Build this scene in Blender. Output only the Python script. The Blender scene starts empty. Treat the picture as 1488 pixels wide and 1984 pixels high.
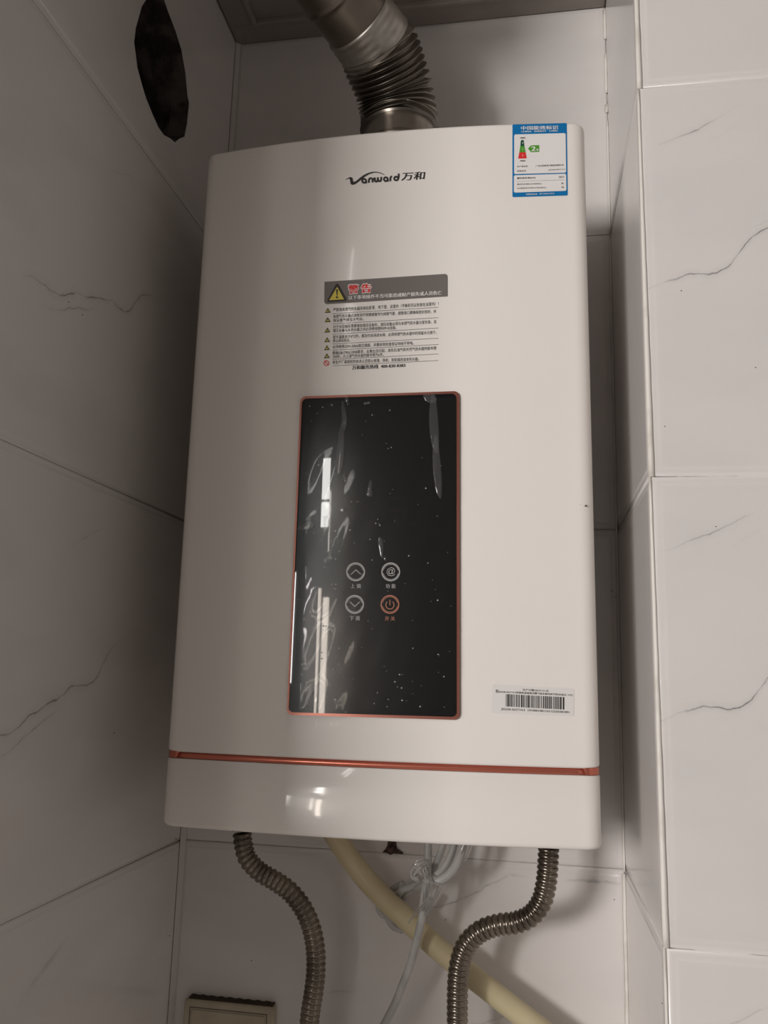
import bpy, bmesh, math, random
from mathutils import Vector, Matrix
C = bpy.context.scene.collection
random.seed(7)
# ---------------------------------------------------------------- camera, world, lights, exposure
FPX = 1624.96
CAM = Vector((0.35951892, -0.87980027, 0.18073593))
RT = Matrix(((0.9853568253951871, -0.0030370428569360727, -0.1704778666507881),
             (0.16802290603152223, 0.18727392945445798, 0.96783096581759),
             (0.02898671585124829, -0.9823030345658981, 0.1850419373730916)))   # camera axes (right, down, forward) as columns
cd = bpy.data.cameras.new('camera'); cam = bpy.data.objects.new('camera', cd); C.objects.link(cam)
cd.sensor_fit = 'HORIZONTAL'; cd.sensor_width = 36.0; cd.lens = 36.0 * FPX / 1488.0; cd.clip_start = 0.01
M = Matrix.Identity(4)
for r in range(3):
    M[r][0] = RT[r][0]; M[r][1] = -RT[r][1]; M[r][2] = -RT[r][2]; M[r][3] = CAM[r]
cam.matrix_world = M
sc = bpy.context.scene; sc.camera = cam
sc.view_settings.view_transform = 'Standard'; sc.view_settings.look = 'None'
sc.view_settings.gamma = 1; sc.view_settings.use_curve_mapping = False
sc.view_settings.exposure = 0.0
sc.cycles.diffuse_bounces = 10; sc.cycles.max_bounces = 16; sc.cycles.transparent_max_bounces = 16
w = bpy.data.worlds.new('room_light'); sc.world = w; w.use_nodes = True
w.node_tree.nodes['Background'].inputs[0].default_value = (1.0, 0.90, 0.81, 1)
w.node_tree.nodes['Background'].inputs[1].default_value = 0.175
def area(name, loc, target, sx, sy, power, col):
    l = bpy.data.lights.new(name, 'AREA'); l.shape = 'RECTANGLE'; l.size = sx; l.size_y = sy; l.energy = power; l.color = col
    o = bpy.data.objects.new(name, l); C.objects.link(o); o.location = loc
    o.rotation_euler = (Vector(target) - Vector(loc)).to_track_quat('-Z', 'Y').to_euler()
    return o
area('window_daylight', (-1.30, -3.0, 0.36), (0.3, -0.2, 0.35), 0.66, 0.5, 68, (1.0, 0.955, 0.935))
area('added_wall_glow', (-0.82, -2.93, 0.2), (-0.82, -3.2, 0.2), 0.10, 1.9, 5.0, (0.82, 0.93, 1.0))  # unseen light added to brighten the room wall that the glass panel mirrors

# ---------------------------------------------------------------- helpers
def ray(px, py):
    return RT @ Vector(((px - 744) / FPX, (py - 992) / FPX, 1.0))
def at(px, py, X=None, Y=None, Z=None):          # picture point -> point on a plane of the room
    d = ray(px, py)
    if Y is not None: t = (Y - CAM.y) / d.y
    elif X is not None: t = (X - CAM.x) / d.x
    else: t = (Z - CAM.z) / d.z
    return CAM + d * t
def link(name, me, parent=None, **k):
    o = bpy.data.objects.new(name, me); C.objects.link(o)
    if parent: o.parent = parent
    for a, b in k.items(): o[a] = b
    return o
def thing(name, label, cat, loc=(0, 0, 0), **k):
    o = link(name, None, None, label=label, category=cat, **k); o.location = loc; o.empty_display_size = 0.03
    return o
def mesh(name, vs, fs, mat, smooth=False):
    me = bpy.data.meshes.new(name); me.from_pydata([tuple(v) for v in vs], [], fs)
    bm = bmesh.new(); bm.from_mesh(me); bmesh.ops.recalc_face_normals(bm, faces=bm.faces); bm.to_mesh(me); bm.free()
    for m_ in (mat if isinstance(mat, (list, tuple)) else [mat]): me.materials.append(m_)
    for p in me.polygons: p.use_smooth = smooth
    me.update(); return me
def box(x0, x1, y0, y1, z0, z1, base=None):
    vs = [(x, y, z) for x in (x0, x1) for y in (y0, y1) for z in (z0, z1)]
    fs = [(0, 1, 3, 2), (4, 6, 7, 5), (0, 4, 5, 1), (2, 3, 7, 6), (0, 2, 6, 4), (1, 5, 7, 3)]
    return vs, fs
def bevel_box(name, x0, x1, y0, y1, z0, z1, r, mat, parent=None, seg=3, **k):
    vs, fs = box(x0, x1, y0, y1, z0, z1)
    bm = bmesh.new(); bv = [bm.verts.new(v) for v in vs]
    for f in fs: bm.faces.new([bv[i] for i in f])
    bmesh.ops.recalc_face_normals(bm, faces=bm.faces)
    bmesh.ops.bevel(bm, geom=list(bm.edges), offset=r, segments=seg, affect='EDGES', profile=0.5)
    me = bpy.data.meshes.new(name); bm.to_mesh(me); bm.free(); me.materials.append(mat)
    for p in me.polygons: p.use_smooth = True
    return link(name, me, parent, **k)
def spline(pts, step):                            # Catmull-Rom, resampled evenly
    P = [Vector(p) for p in pts]; P = [P[0] * 2 - P[1]] + P + [P[-1] * 2 - P[-2]]
    out = []
    for i in range(1, len(P) - 2):
        for j in range(40):
            t = j / 40; a, b, c, d = P[i - 1], P[i], P[i + 1], P[i + 2]
            out.append(0.5 * ((2 * b) + (c - a) * t + (2 * a - 5 * b + 4 * c - d) * t * t + (3 * b - a - 3 * c + d) * t ** 3))
    out.append(P[-2]); L = [0]
    for i in range(1, len(out)): L.append(L[-1] + (out[i] - out[i - 1]).length)
    n = max(2, int(L[-1] / step)); res = []; k = 0
    for i in range(n + 1):
        s = L[-1] * i / n
        while k < len(L) - 2 and L[k + 1] < s: k += 1
        res.append(out[k].lerp(out[k + 1], (s - L[k]) / max(1e-9, L[k + 1] - L[k])))
    return res, L[-1]
def frames(P):
    T = [(P[min(i + 1, len(P) - 1)] - P[max(i - 1, 0)]).normalized() for i in range(len(P))]
    n = T[0].orthogonal().normalized(); out = []
    for t in T:
        n = (n - t * n.dot(t)).normalized(); out.append((n, t.cross(n)))
    return out
def sweep(name, pts, rad, mat, n=16, step=0.003, cap=True, ell=1.0):
    P, L = spline(pts, step); F = frames(P); vs, fs = [], []
    for i, (p, (a, b)) in enumerate(zip(P, F)):
        s = L * i / (len(P) - 1); r = rad(s, L) if callable(rad) else rad
        for j in range(n):
            q = 2 * math.pi * j / n
            vs.append(p + a * (r * math.cos(q)) + b * (r * ell * math.sin(q)))
    for i in range(len(P) - 1):
        for j in range(n):
            k = (j + 1) % n; fs.append((i * n + j, i * n + k, i * n + n + k, i * n + n + j))
    if cap: fs.append(tuple(range(n))[::-1]); fs.append(tuple((len(P) - 1) * n + j for j in range(n)))
    return mesh(name, vs, fs, mat, True)

# ---------------------------------------------------------------- materials
def mat(name, col, rough=0.5, metal=0.0, spec=0.5, coat=0.0, alpha=None):
    m = bpy.data.materials.new(name); m.use_nodes = True; b = m.node_tree.nodes['Principled BSDF']
    b.inputs['Base Color'].default_value = (*col, 1); b.inputs['Roughness'].default_value = rough
    b.inputs['Metallic'].default_value = metal; b.inputs['Specular IOR Level'].default_value = spec
    b.inputs['Coat Weight'].default_value = coat
    return m
def nd(m, t, **k):
    n = m.node_tree.nodes.new(t)
    for a, b in k.items(): setattr(n, a, b)
    return n
def ln(m, a, b): m.node_tree.links.new(a, b)
def math_(m, op, a, b=None, c=None):
    n = nd(m, 'ShaderNodeMath', operation=op)
    for i, x in enumerate((a, b, c)):
        if x is None: continue
        if isinstance(x, (int, float)): n.inputs[i].default_value = x
        else: ln(m, x, n.inputs[i])
    return n.outputs[0]
def speckle(m, col_a, col_b, scale, lo=0.4, hi=0.6, bump=0.0, detail=3, rough=None):
    b = m.node_tree.nodes['Principled BSDF']; tc = nd(m, 'ShaderNodeTexCoord')
    n = nd(m, 'ShaderNodeTexNoise'); n.inputs['Scale'].default_value = scale; n.inputs['Detail'].default_value = detail
    ln(m, tc.outputs['Object'], n.inputs['Vector'])
    r = nd(m, 'ShaderNodeMapRange'); r.inputs[1].default_value = lo; r.inputs[2].default_value = hi
    ln(m, n.outputs[0], r.inputs[0])
    x = nd(m, 'ShaderNodeMix', data_type='RGBA'); x.inputs[6].default_value = (*col_a, 1); x.inputs[7].default_value = (*col_b, 1)
    ln(m, r.outputs[0], x.inputs[0]); ln(m, x.outputs[2], b.inputs['Base Color'])
    if rough:
        q = nd(m, 'ShaderNodeMapRange'); q.inputs[3].default_value, q.inputs[4].default_value = rough
        ln(m, n.outputs[0], q.inputs[0]); ln(m, q.outputs[0], b.inputs['Roughness'])
    if bump:
        u = nd(m, 'ShaderNodeBump'); u.inputs['Strength'].default_value = 0.5; u.inputs['Distance'].default_value = bump
        ln(m, n.outputs[0], u.inputs['Height']); ln(m, u.outputs[0], b.inputs['Normal'])
    return m
TH = 0.33                                          # height of a tile course
def marble(name, axis, sgn, u0, span, veins, clouds=0.5):
    """veins: (points (u,v) in metres, half width, strength, repeat per course?)"""
    m = mat(name, (0.6, 0.58, 0.56), 0.16); b = m.node_tree.nodes['Principled BSDF']
    tc = nd(m, 'ShaderNodeTexCoord'); sp = nd(m, 'ShaderNodeSeparateXYZ'); ln(m, tc.outputs['Object'], sp.inputs[0])
    # small waver so the veins have ragged edges
    nz = nd(m, 'ShaderNodeTexNoise'); nz.inputs['Scale'].default_value = 90; nz.inputs['Detail'].default_value = 5
    ln(m, tc.outputs['Object'], nz.inputs['Vector'])
    wav = math_(m, 'MULTIPLY', math_(m, 'SUBTRACT', nz.outputs[0], 0.5), 0.006)
    n2 = nd(m, 'ShaderNodeTexNoise'); n2.inputs['Scale'].default_value = 60; n2.inputs['Detail'].default_value = 4
    mp = nd(m, 'ShaderNodeMapping'); mp.inputs['Location'].default_value = (3, 5, 7)
    ln(m, tc.outputs['Object'], mp.inputs[0]); ln(m, mp.outputs[0], n2.inputs['Vector'])
    brk = nd(m, 'ShaderNodeMapRange'); brk.inputs[1].default_value = 0.36; brk.inputs[2].default_value = 0.58
    brk.inputs[3].default_value = 0.25; ln(m, n2.outputs[0], brk.inputs[0])
    u = math_(m, 'DIVIDE', math_(m, 'SUBTRACT', math_(m, 'MULTIPLY', sp.outputs[axis], sgn), u0), span)
    zz = math_(m, 'ADD', sp.outputs[2], wav)
    zl = math_(m, 'FLOORED_MODULO', zz, TH)
    tot = None
    for pts, hw, st, rep in veins:
        zoff, zs = (0.0, TH) if rep else (-0.2, 0.4)
        v = math_(m, 'DIVIDE', math_(m, 'SUBTRACT', zl if rep else zz, zoff), zs)
        fc = nd(m, 'ShaderNodeFloatCurve'); cv = fc.mapping.curves[0]; P = [((a - u0) / span, (z - zoff) / zs) for a, z in pts]
        cv.points[0].location = P[0]; cv.points[-1].location = P[-1]
        for q in P[1:-1]: cv.points.new(*q)
        fc.mapping.update(); ln(m, u, fc.inputs['Value'])
        d = math_(m, 'MULTIPLY', math_(m, 'ABSOLUTE', math_(m, 'SUBTRACT', v, fc.outputs[0])), zs)
        core = math_(m, 'MAXIMUM', math_(m, 'SUBTRACT', 1.0, math_(m, 'DIVIDE', d, hw)), 0.0)
        halo = math_(m, 'MULTIPLY', math_(m, 'MAXIMUM', math_(m, 'SUBTRACT', 1.0, math_(m, 'DIVIDE', d, hw * 6)), 0.0), 0.16)
        lo, hi = min(P[0][0], P[-1][0]), max(P[0][0], P[-1][0]); e = 0.06
        f1 = nd(m, 'ShaderNodeMapRange'); f1.inputs[1].default_value = lo - 0.001; f1.inputs[2].default_value = lo + e; ln(m, u, f1.inputs[0])
        f2 = nd(m, 'ShaderNodeMapRange'); f2.inputs[1].default_value = hi + 0.001; f2.inputs[2].default_value = hi - e; ln(m, u, f2.inputs[0])
        x = math_(m, 'MULTIPLY', math_(m, 'ADD', core, halo), st)
        x = math_(m, 'MULTIPLY', x, math_(m, 'MULTIPLY', f1.outputs[0], f2.outputs[0]))
        tot = x if tot is None else math_(m, 'MAXIMUM', tot, x)
    if tot is None: tot = math_(m, 'ADD', 0.0, 0.0)
    tot = math_(m, 'MULTIPLY', tot, brk.outputs[0])
    # soft clouds of the glaze
    n3 = nd(m, 'ShaderNodeTexNoise'); n3.inputs['Scale'].default_value = 7; n3.inputs['Detail'].default_value = 3
    mp3 = nd(m, 'ShaderNodeMapping'); mp3.inputs['Scale'].default_value = (1, 1, 2.2); mp3.inputs['Rotation'].default_value = (0.5, 0.5, 0)
    ln(m, tc.outputs['Object'], mp3.inputs[0]); ln(m, mp3.outputs[0], n3.inputs['Vector'])
    cl = nd(m, 'ShaderNodeMapRange'); cl.inputs[1].default_value = 0.45; cl.inputs[2].default_value = 0.75; cl.inputs[4].default_value = clouds
    ln(m, n3.outputs[0], cl.inputs[0])
    a = nd(m, 'ShaderNodeMix', data_type='RGBA'); a.inputs[6].default_value = (0.72, 0.69, 0.67, 1); a.inputs[7].default_value = (0.6, 0.58, 0.57, 1)
    ln(m, cl.outputs[0], a.inputs[0])
    c = nd(m, 'ShaderNodeMix', data_type='RGBA'); ln(m, a.outputs[2], c.inputs[6]); c.inputs[7].default_value = (0.16, 0.145, 0.15, 1)
    ln(m, math_(m, 'MINIMUM', tot, 1.0), c.inputs[0]); ln(m, c.outputs[2], b.inputs['Base Color'])
    return m
# the vein print repeats on every course of tiles
V_P = [([(.446, .1495), (.4585, .1537), (.467, .158), (.4752, .16), (.4846, .1625), (.4985, .1613), (.5115, .1665), (.5187, .174), (.5249, .1828), (.5334, .1922), (.5436, .198), (.57, .207), (.62, .205), (.68, .23)], .0009, .8, True),
       ([(.446, .138), (.4594, .1438), (.4678, .1499), (.4705, .156)], .0006, .5, True),
       ([(.455, .2715), (.4679, .2776), (.4813, .2834), (.4957, .2885), (.5125, .2978), (.5302, .3074)], .0009, .6, True),
       ([(.503, .2755), (.5172, .2842), (.5313, .2925)], .0006, .5, True),
       ([(.482, .1545), (.492, .1535), (.503, .1565), (.508, .16)], .0007, .4, True),
       ([(.526, .1955), (.5361, .2015), (.544, .2047), (.56, .21)], .0007, .6, True)]
V_L = [([(-.3731, .1166), (-.3614, .1267), (-.3488, .1285), (-.3315, .1287), (-.3203, .1309), (-.3045, .1396), (-.2831, .147), (-.2601, .155), (-.245, .161), (-.228, .1611), (-.2115, .1667), (-.1996, .182), (-.1831, .1961), (-.1643, .203)], .0011, .75, True),
       ([(-.346, .112), (-.3266, .116), (-.3023, .1284), (-.2644, .1455), (-.2555, .1571)], .0008, .5, True),
       ([(-.272, .270), (-.2468, .2823), (-.2209, .2937)], .0012, .55, True),
       ([(-.28, -.062), (-.2549, -.0485), (-.2352, -.04), (-.2165, -.0329)], .0012, .6, False)]
V_B = [([(.245, -.0505), (.2555, -.049), (.2859, -.0411), (.306, -.0311), (.326, -.0193), (.35, -.009)], .0013, .5, False),
       ([(.28, .8395), (.33, .859), (.36, .872)], .0012, .35, False),
       ([(.30, -.149), (.3266, -.1424), (.346, -.1317), (.365, -.125)], .001, .45, False),
       ([(.15, -.135), (.18, -.131), (.2, -.129)], .001, .3, False),
       ([(.39, -.0145), (.42, -.0125), (.4485, -.0135)], .0022, .6, False),
       ([(.33, -.013), (.345, -.0125), (.36, -.0135)], .0013, .6, False)]
m_back = marble('glazed_tile_back', 0, 1, 0.0, 0.46, V_B)
m_left = marble('glazed_tile_left', 1, 1, -0.64, 0.65, V_L)
m_pil = marble('glazed_tile_front', 0, 1, 0.44, 0.62, V_P, 0.35)
m_side = marble('glazed_tile_side', 1, 1, -0.25, 0.26, [], 0.3)
m_grout = speckle(mat('grout', (.5, .48, .45), .9), (.66, .63, .60), (.2, .18, .17), 38, .5, .66, .0006)
m_caulk = speckle(mat('white_caulk', (.75, .72, .68), .5), (.78, .75, .7), (.66, .62, .56), 35, .5, .66, .0006)
m_plaster = mat('plaster', (.6, .57, .54), .8)
m_ceil = speckle(mat('ceiling_panel_taupe', (.33, .30, .28), .35), (.30, .265, .24), (.26, .23, .21), 12)
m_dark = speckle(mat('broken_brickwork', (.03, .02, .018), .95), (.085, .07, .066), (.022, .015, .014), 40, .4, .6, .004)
m_white = mat('white_enamel', (.84, .805, .765), .10, 0, .5, .25)
m_white.node_tree.nodes['Principled BSDF'].inputs['Coat Roughness'].default_value = .03
m_lower = mat('white_enamel_smooth', (.82, .785, .75), .05, 0, .5, .2)
m_lower.node_tree.nodes['Principled BSDF'].inputs['Coat Roughness'].default_value = .02
m_copper = mat('copper_anodised', (.62, .19, .13), .25, .75)
m_copperd = mat('copper_frame', (.30, .115, .085), .3, .7)
m_gap = mat('dark_gap', (.03, .025, .025), .7)
m_glass = mat('black_glass', (.004, .004, .005), .02, 0, .5)
m_steel = speckle(mat('stainless_hose', (.42, .38, .33), .24, 1), (.27, .235, .195), (.14, .12, .10), 30, .4, .65)
m_flue = speckle(mat('stainless_flue', (.3, .27, .24), .3, .9), (.36, .325, .285), (.19, .165, .14), 22, .4, .65, rough=(.2, .45))
m_flued = speckle(mat('tarnished_duct', (.2, .175, .15), .3, .85), (.27, .235, .2), (.15, .12, .1), 9, .35, .6, rough=(.22, .45))
m_foil = speckle(mat('aluminium_tape', (.55, .52, .48), .38, .85), (.6, .57, .53), (.42, .39, .35), 45, .4, .6, .0015)
m_gas = speckle(mat('cream_pipe', (.62, .5, .26), .42), (.62, .54, .34), (.54, .46, .29), 15)
m_cable = speckle(mat('grey_white_cable', (.55, .56, .56), .4), (.50, .49, .48), (.40, .39, .38), 45)
m_cream = speckle(mat('yellowed_plastic', (.5, .44, .33), .4), (.52, .46, .35), (.4, .34, .25), 20)
m_grime = mat('grime', (.05, .035, .02), .9)
m_rust = speckle(mat('rusty_metal', (.08, .05, .04), .7, .3), (.12, .07, .05), (.03, .02, .02), 150)
m_black = mat('print_black', (.02, .018, .016), .5)
m_grey = mat('print_grey', (.17, .15, .14), .25)
m_red = mat('print_red', (.72, .03, .03), .4)
m_blue = mat('print_blue', (.0, .16, .42), .35)
m_pw = mat('print_white', (.80, .78, .76), .4)
m_sheet = mat('sticker_paper', (.75, .73, .71), .3)
m_yel = mat('print_yellow', (.68, .56, .08), .4)
m_dg = mat('print_dark_green', (.0, .07, .035), .4)
m_gr = mat('print_green', (.08, .33, .03), .4)
m_icon = mat('icon_light_grey', (.42, .41, .40), .4)
m_iconb = mat('icon_orange', (.42, .13, .055), .4)
m_faint = mat('unlit_display_segment', (.011, .008, .007), .03)
def film(name, alpha, col, rough, spec=1.0):
    m = bpy.data.materials.new(name); m.use_nodes = True; nt = m.node_tree; nt.nodes.clear()
    out = nt.nodes.new('ShaderNodeOutputMaterial'); tr = nt.nodes.new('ShaderNodeBsdfTransparent')
    p = nt.nodes.new('ShaderNodeBsdfDiffuse'); p.inputs[0].default_value = (*col, 1)
    g = nt.nodes.new('ShaderNodeBsdfGlossy'); g.inputs['Roughness'].default_value = rough
    fr = nt.nodes.new('ShaderNodeFresnel'); fr.inputs[0].default_value = 1.4
    a = nt.nodes.new('ShaderNodeMixShader'); a.inputs[0].default_value = alpha
    b = nt.nodes.new('ShaderNodeMixShader')
    ml = math_(m, 'MULTIPLY', fr.outputs[0], spec)
    nt.links.new(tr.outputs[0], a.inputs[1]); nt.links.new(p.outputs[0], a.inputs[2])
    nt.links.new(ml, b.inputs[0]); nt.links.new(a.outputs[0], b.inputs[1]); nt.links.new(g.outputs[0], b.inputs[2])
    nt.links.new(b.outputs[0], out.inputs[0]); return m
m_film = film('clear_film', .004, (.6, .6, .6), .03, .35)
m_blister = film('film_blister', .06, (.6, .6, .62), .05, 1.6)
m_dust = mat('dust_speck', (.5, .5, .48), .3)
m_bag = film('thin_plastic_bag', .35, (.62, .60, .58), .12, 2.0)

# ---------------------------------------------------------------- structure: walls of an alcove
XR = 0.4487; YP = -0.2385; ZC = 0.951; ZF = -1.32; YL = -0.632
def slab(name, x0, x1, y0, y1, z0, z1, m_):
    return link(name, mesh(name, *box(x0, x1, y0, y1, z0, z1), m_), None, kind='structure')
PROF = [(0, .0011), (.0003, .0008), (.0035, .0007), (.0052, .0005), (.0063, .00012), (.0075, .00002), (.009, 0)]
def tile(parent, mtl, O, U, V, N, a0, a1, b0, b1, g=.0003):
    """pillow-edged ceramic tile; O + a*U + b*V, N points out of the wall"""
    O, U, V, N = map(Vector, (O, U, V, N)); vs = []; fs = []
    rings = [(g, .0075)] + [(g + a, d) for a, d in PROF]
    for a, d in rings:
        for (x, y) in ((a0 + a, b0 + a), (a1 - a, b0 + a), (a1 - a, b1 - a), (a0 + a, b1 - a)):
            vs.append(O + U * x + V * y - N * d)
    for i in range(len(rings) - 1):
        for j in range(4):
            k = (j + 1) % 4; fs.append((i * 4 + j, i * 4 + k, i * 4 + 4 + k, i * 4 + 4 + j))
    L = 4 * (len(rings) - 1); fs += [(L, L + 1, L + 2, L + 3), (3, 2, 1, 0)]
    me = mesh('wall_tile', vs, fs, mtl, True)
    me.polygons[len(fs) - 1].use_smooth = False
    return link('wall_tile', me, parent)
ROWS = [(k * TH, min((k + 1) * TH, ZC)) for k in range(-4, 3)]
wb = slab('wall_back', -.12, XR + .3, .0022, .12, ZF, 1.1, m_grout)
for a, b in ROWS: tile(wb, m_back, (0, 0, 0), (1, 0, 0), (0, 0, 1), (0, -1, 0), 0.0, XR, a, b)
# right jamb wall of the alcove and the pillar face beside it
wr = slab('wall_right', XR + .0022, XR + .02, YP + .006, .002, ZF, 1.1, m_grout)
for a, b in ROWS: tile(wr, m_side, (XR, 0, 0), (0, -1, 0), (0, 0, 1), (-1, 0, 0), 0.0, -YP - .0015, a, b)
wf = slab('wall_front', XR + .021, 1.09, YP + .0022, .002, ZF, 1.1, m_grout)
for a, b in ROWS: tile(wf, m_pil, (0, YP, 0), (1, 0, 0), (0, 0, 1), (0, -1, 0), XR + .0022, XR + .6322, a, b)
# white caulk down the outer corner, fatter towards the foot of every tile
for i, (a, b) in enumerate(ROWS):
    vs, fs = [], []
    N = 24
    for k in range(N + 1):
        t = k / N; z = b - (b - a) * t; wv = .0004 + .0030 * t ** .8 + .00012 * math.sin(k * 2.3 + i)
        for (x, y) in ((XR + .0004 - .0006, YP + .0005 + wv * .35), (XR + .0004, YP - .0001), (XR + .0006 + wv, YP - .0005), (XR + .003 + wv * .3, YP + .004), (XR + .002, YP + .006)):
            vs.append((x, y, z))
    for k in range(N):
        for j in range(5):
            q = (j + 1) % 5; fs.append((k * 5 + j, k * 5 + q, k * 5 + 5 + q, k * 5 + 5 + j))
    fs += [(0, 1, 2, 3, 4), tuple(N * 5 + j for j in (4, 3, 2, 1, 0))]
    link('corner_caulk', mesh('corner_caulk', vs, fs, m_caulk, True), wf)
# caulk bead in the inner right corner, cracked near the top
def bead(z0, z1, r, parent=wr):
    vs, fs = [], []; N = max(3, int((z1 - z0) / .008))
    for k in range(N + 1):
        z = z0 + (z1 - z0) * k / N; rr = r * (1 + .08 * math.sin(k * 1.7) + .07 * math.sin(k * .61))
        for q in range(5):
            a = math.pi / 2 * q / 4
            vs.append((XR + .0002 - rr * (1 - math.sin(a) * .55) * (1 - q / 4 * .999), -.0002 - rr * (q / 4) * (1 - math.cos(a) * .45 + .0), z))
        vs.append((XR + .0005, .0006, z))
    for k in range(N):
        for j in range(6):
            q = (j + 1) % 6; fs.append((k * 6 + j, k * 6 + q, k * 6 + 6 + q, k * 6 + 6 + j))
    fs += [tuple(range(6)), tuple(N * 6 + j for j in range(5, -1, -1))]
    link('corner_caulk', mesh('corner_caulk', vs, fs, m_caulk, True), parent)
bead(ZF, -.004, .0030); bead(-.002, .655, .0016); bead(.663, .80, .0016); bead(.81, .82, .003); bead(.835, .885, .0026); bead(.905, .944, .003)
vs, fs = [], []
for k, z in enumerate([ZF, -.003, .33, .66, ZC - .001]): vs += [(.0001, -.0050, z), (.0045, -.0001, z), (-.001, .001, z)]
for k in range(4):
    for j in range(3): q = (j + 1) % 3; fs.append((k * 3 + j, k * 3 + q, k * 3 + 3 + q, k * 3 + 3 + j))
fs += [(0, 1, 2), (14, 13, 12)]
link('corner_caulk', mesh('corner_caulk', vs, fs, m_plaster, False), wb)
# left wall with the ragged old duct hole broken through it
wl = slab('wall_left', -.11, -.0022, YL, .002, ZF, 1.1, m_grout)
hole_pts = []
for px, py in [(263, 55), (275, 12), (292, -14), (312, -22), (325, 18), (341, 60), (352, 95), (360, 140), (364, 185), (367, 200), (363, 240), (358, 265), (349, 268), (339, 276), (330, 268), (318, 262), (307, 247), (296, 222), (283, 190), (274, 160), (266, 130), (263, 105), (260, 82)]:
    p = at(px, py, X=0.0); hole_pts.append((p.y, p.z))
def hole_cutter():
    vs, fs = [], []; n = len(hole_pts)
    for x in (-.2, -.06, .02):
        for k, (y, z) in enumerate(hole_pts):
            s = 1 + (.03 * math.sin(k * 5.1) if x < -.1 else 0)
            vs.append((x, -.19 + (y + .19) * s, .757 + (z - .757) * s))
    for i in range(2):
        for j in range(n):
            k = (j + 1) % n; fs.append((i * n + j, i * n + k, i * n + n + k, i * n + n + j))
    fs += [tuple(range(n))[::-1], tuple(2 * n + j for j in range(n))]
    return mesh('cutter', vs, fs, m_dark)
cut = bpy.data.objects.new('cutter', hole_cutter()); C.objects.link(cut)
def pierce(o):
    md = o.modifiers.new('hole', 'BOOLEAN'); md.operation = 'DIFFERENCE'; md.object = cut; md.solver = 'EXACT'
    bpy.context.view_layer.update(); dg = bpy.context.evaluated_depsgraph_get()
    me = bpy.data.meshes.new_from_object(o.evaluated_get(dg)); o.modifiers.clear(); o.data = me
    return me
for a, b in ROWS:
    t = tile(wl, m_left, (0, 0, 0), (0, -1, 0), (0, 0, 1), (1, 0, 0), 0.0, -YL, a, b)
    if abs(a - .66) < .01: t.data.polygons.foreach_set('use_smooth', [False] * len(t.data.polygons)); pierce(t)
wl.data.materials.clear(); wl.data.materials.append(m_grout)
pierce(wl)
# dark broken masonry lining the hole: a bent, narrowing sleeve with a closed end
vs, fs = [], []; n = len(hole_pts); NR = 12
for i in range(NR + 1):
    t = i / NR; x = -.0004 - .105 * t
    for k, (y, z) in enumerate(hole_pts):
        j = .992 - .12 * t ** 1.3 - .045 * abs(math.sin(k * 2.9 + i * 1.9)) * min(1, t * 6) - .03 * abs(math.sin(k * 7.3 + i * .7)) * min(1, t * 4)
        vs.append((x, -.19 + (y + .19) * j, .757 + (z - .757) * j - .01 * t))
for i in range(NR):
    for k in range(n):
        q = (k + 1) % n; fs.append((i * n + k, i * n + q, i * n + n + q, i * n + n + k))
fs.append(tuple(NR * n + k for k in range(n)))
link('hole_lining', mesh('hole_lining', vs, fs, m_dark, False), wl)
C.objects.unlink(cut); bpy.data.objects.remove(cut)
slab('wall_room', -2.4, 1.3, -3.3, -3.2, ZF, 1.7, m_plaster)
slab('floor', -.12, 1.09, -1.9, .12, ZF - .05, ZF, m_plaster)
# ceiling panel with its raised bead
ce = slab('ceiling', -.12, 1.09, YL, .12, ZC, 1.1, m_ceil)
pc = at(493, 42, Z=ZC); e = pc.x; f_ = -pc.y
def rail(name, x0, x1, y0, y1, h, parent):
    bevel_box(name, x0, x1, y0, y1, ZC - h, ZC + .001, .0012, m_ceil, parent)
rail('ceiling_frame', .0008, XR - .001, -f_, -.0008, .004, ce)
rail('ceiling_frame', .0008, e, YL + .004, -f_, .004, ce)
rail('ceiling_frame', XR - e, XR - .001, YP, -f_, .004, ce)
rail('ceiling_bead', e - .003, XR - e + .003, -f_ - .004, -f_ + .002, .0065, ce)
rail('ceiling_bead', e - .002, e + .004, YL + .004, -f_ - .002, .0065, ce)

# ---------------------------------------------------------------- water heater
TILT = 0.0066; HX, HZ = 0.2364, 0.051
heater = thing('water_heater', 'white wall-hung gas water heater with arched front and black glass control panel', 'water heater', (HX, 0, HZ))
heater.rotation_euler = (0, -TILT, 0)
HM = Matrix.Translation((HX, 0, HZ)) @ Matrix.Rotation(-TILT, 4, 'Y'); HI = HM.inverted()
LC = HI @ CAM; LR = HI.to_3x3()
HW, HH = 0.1768, 0.6105; RC = 0.013; BUL = 0.012; Y0 = -0.197
def fy(x): u = x / .175; return Y0 - BUL * (1 - u * u)
def on(px, py, off=0.0):                          # picture point -> point on the arched front, in the heater's own frame
    d = LR @ ray(px, py); Y = -.205
    for _ in range(12):
        P = LC + d * ((Y - LC.y) / d.y); Y = fy(P.x) - off
    return LC + d * ((Y - LC.y) / d.y)
def plan(inset, yback, n=44):                     # plan outline of the cover, left to right across the front
    hw = HW - inset; r = RC; pts = [(-hw, yback)]
    cx = hw - r; yc = fy(cx) + inset + r
    for i in range(9):
        a = math.pi - (math.pi / 2) * i / 8; pts.append((-cx + r * math.cos(a), yc - r * math.sin(a)))
    for i in range(1, n):
        x = -cx + 2 * cx * i / n; pts.append((x, fy(x) + inset))
    for i in range(9):
        a = math.pi / 2 - (math.pi / 2) * i / 8; pts.append((cx + r * math.cos(a), yc - r * math.sin(a)))
    pts.append((hw, yback)); return pts
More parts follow.
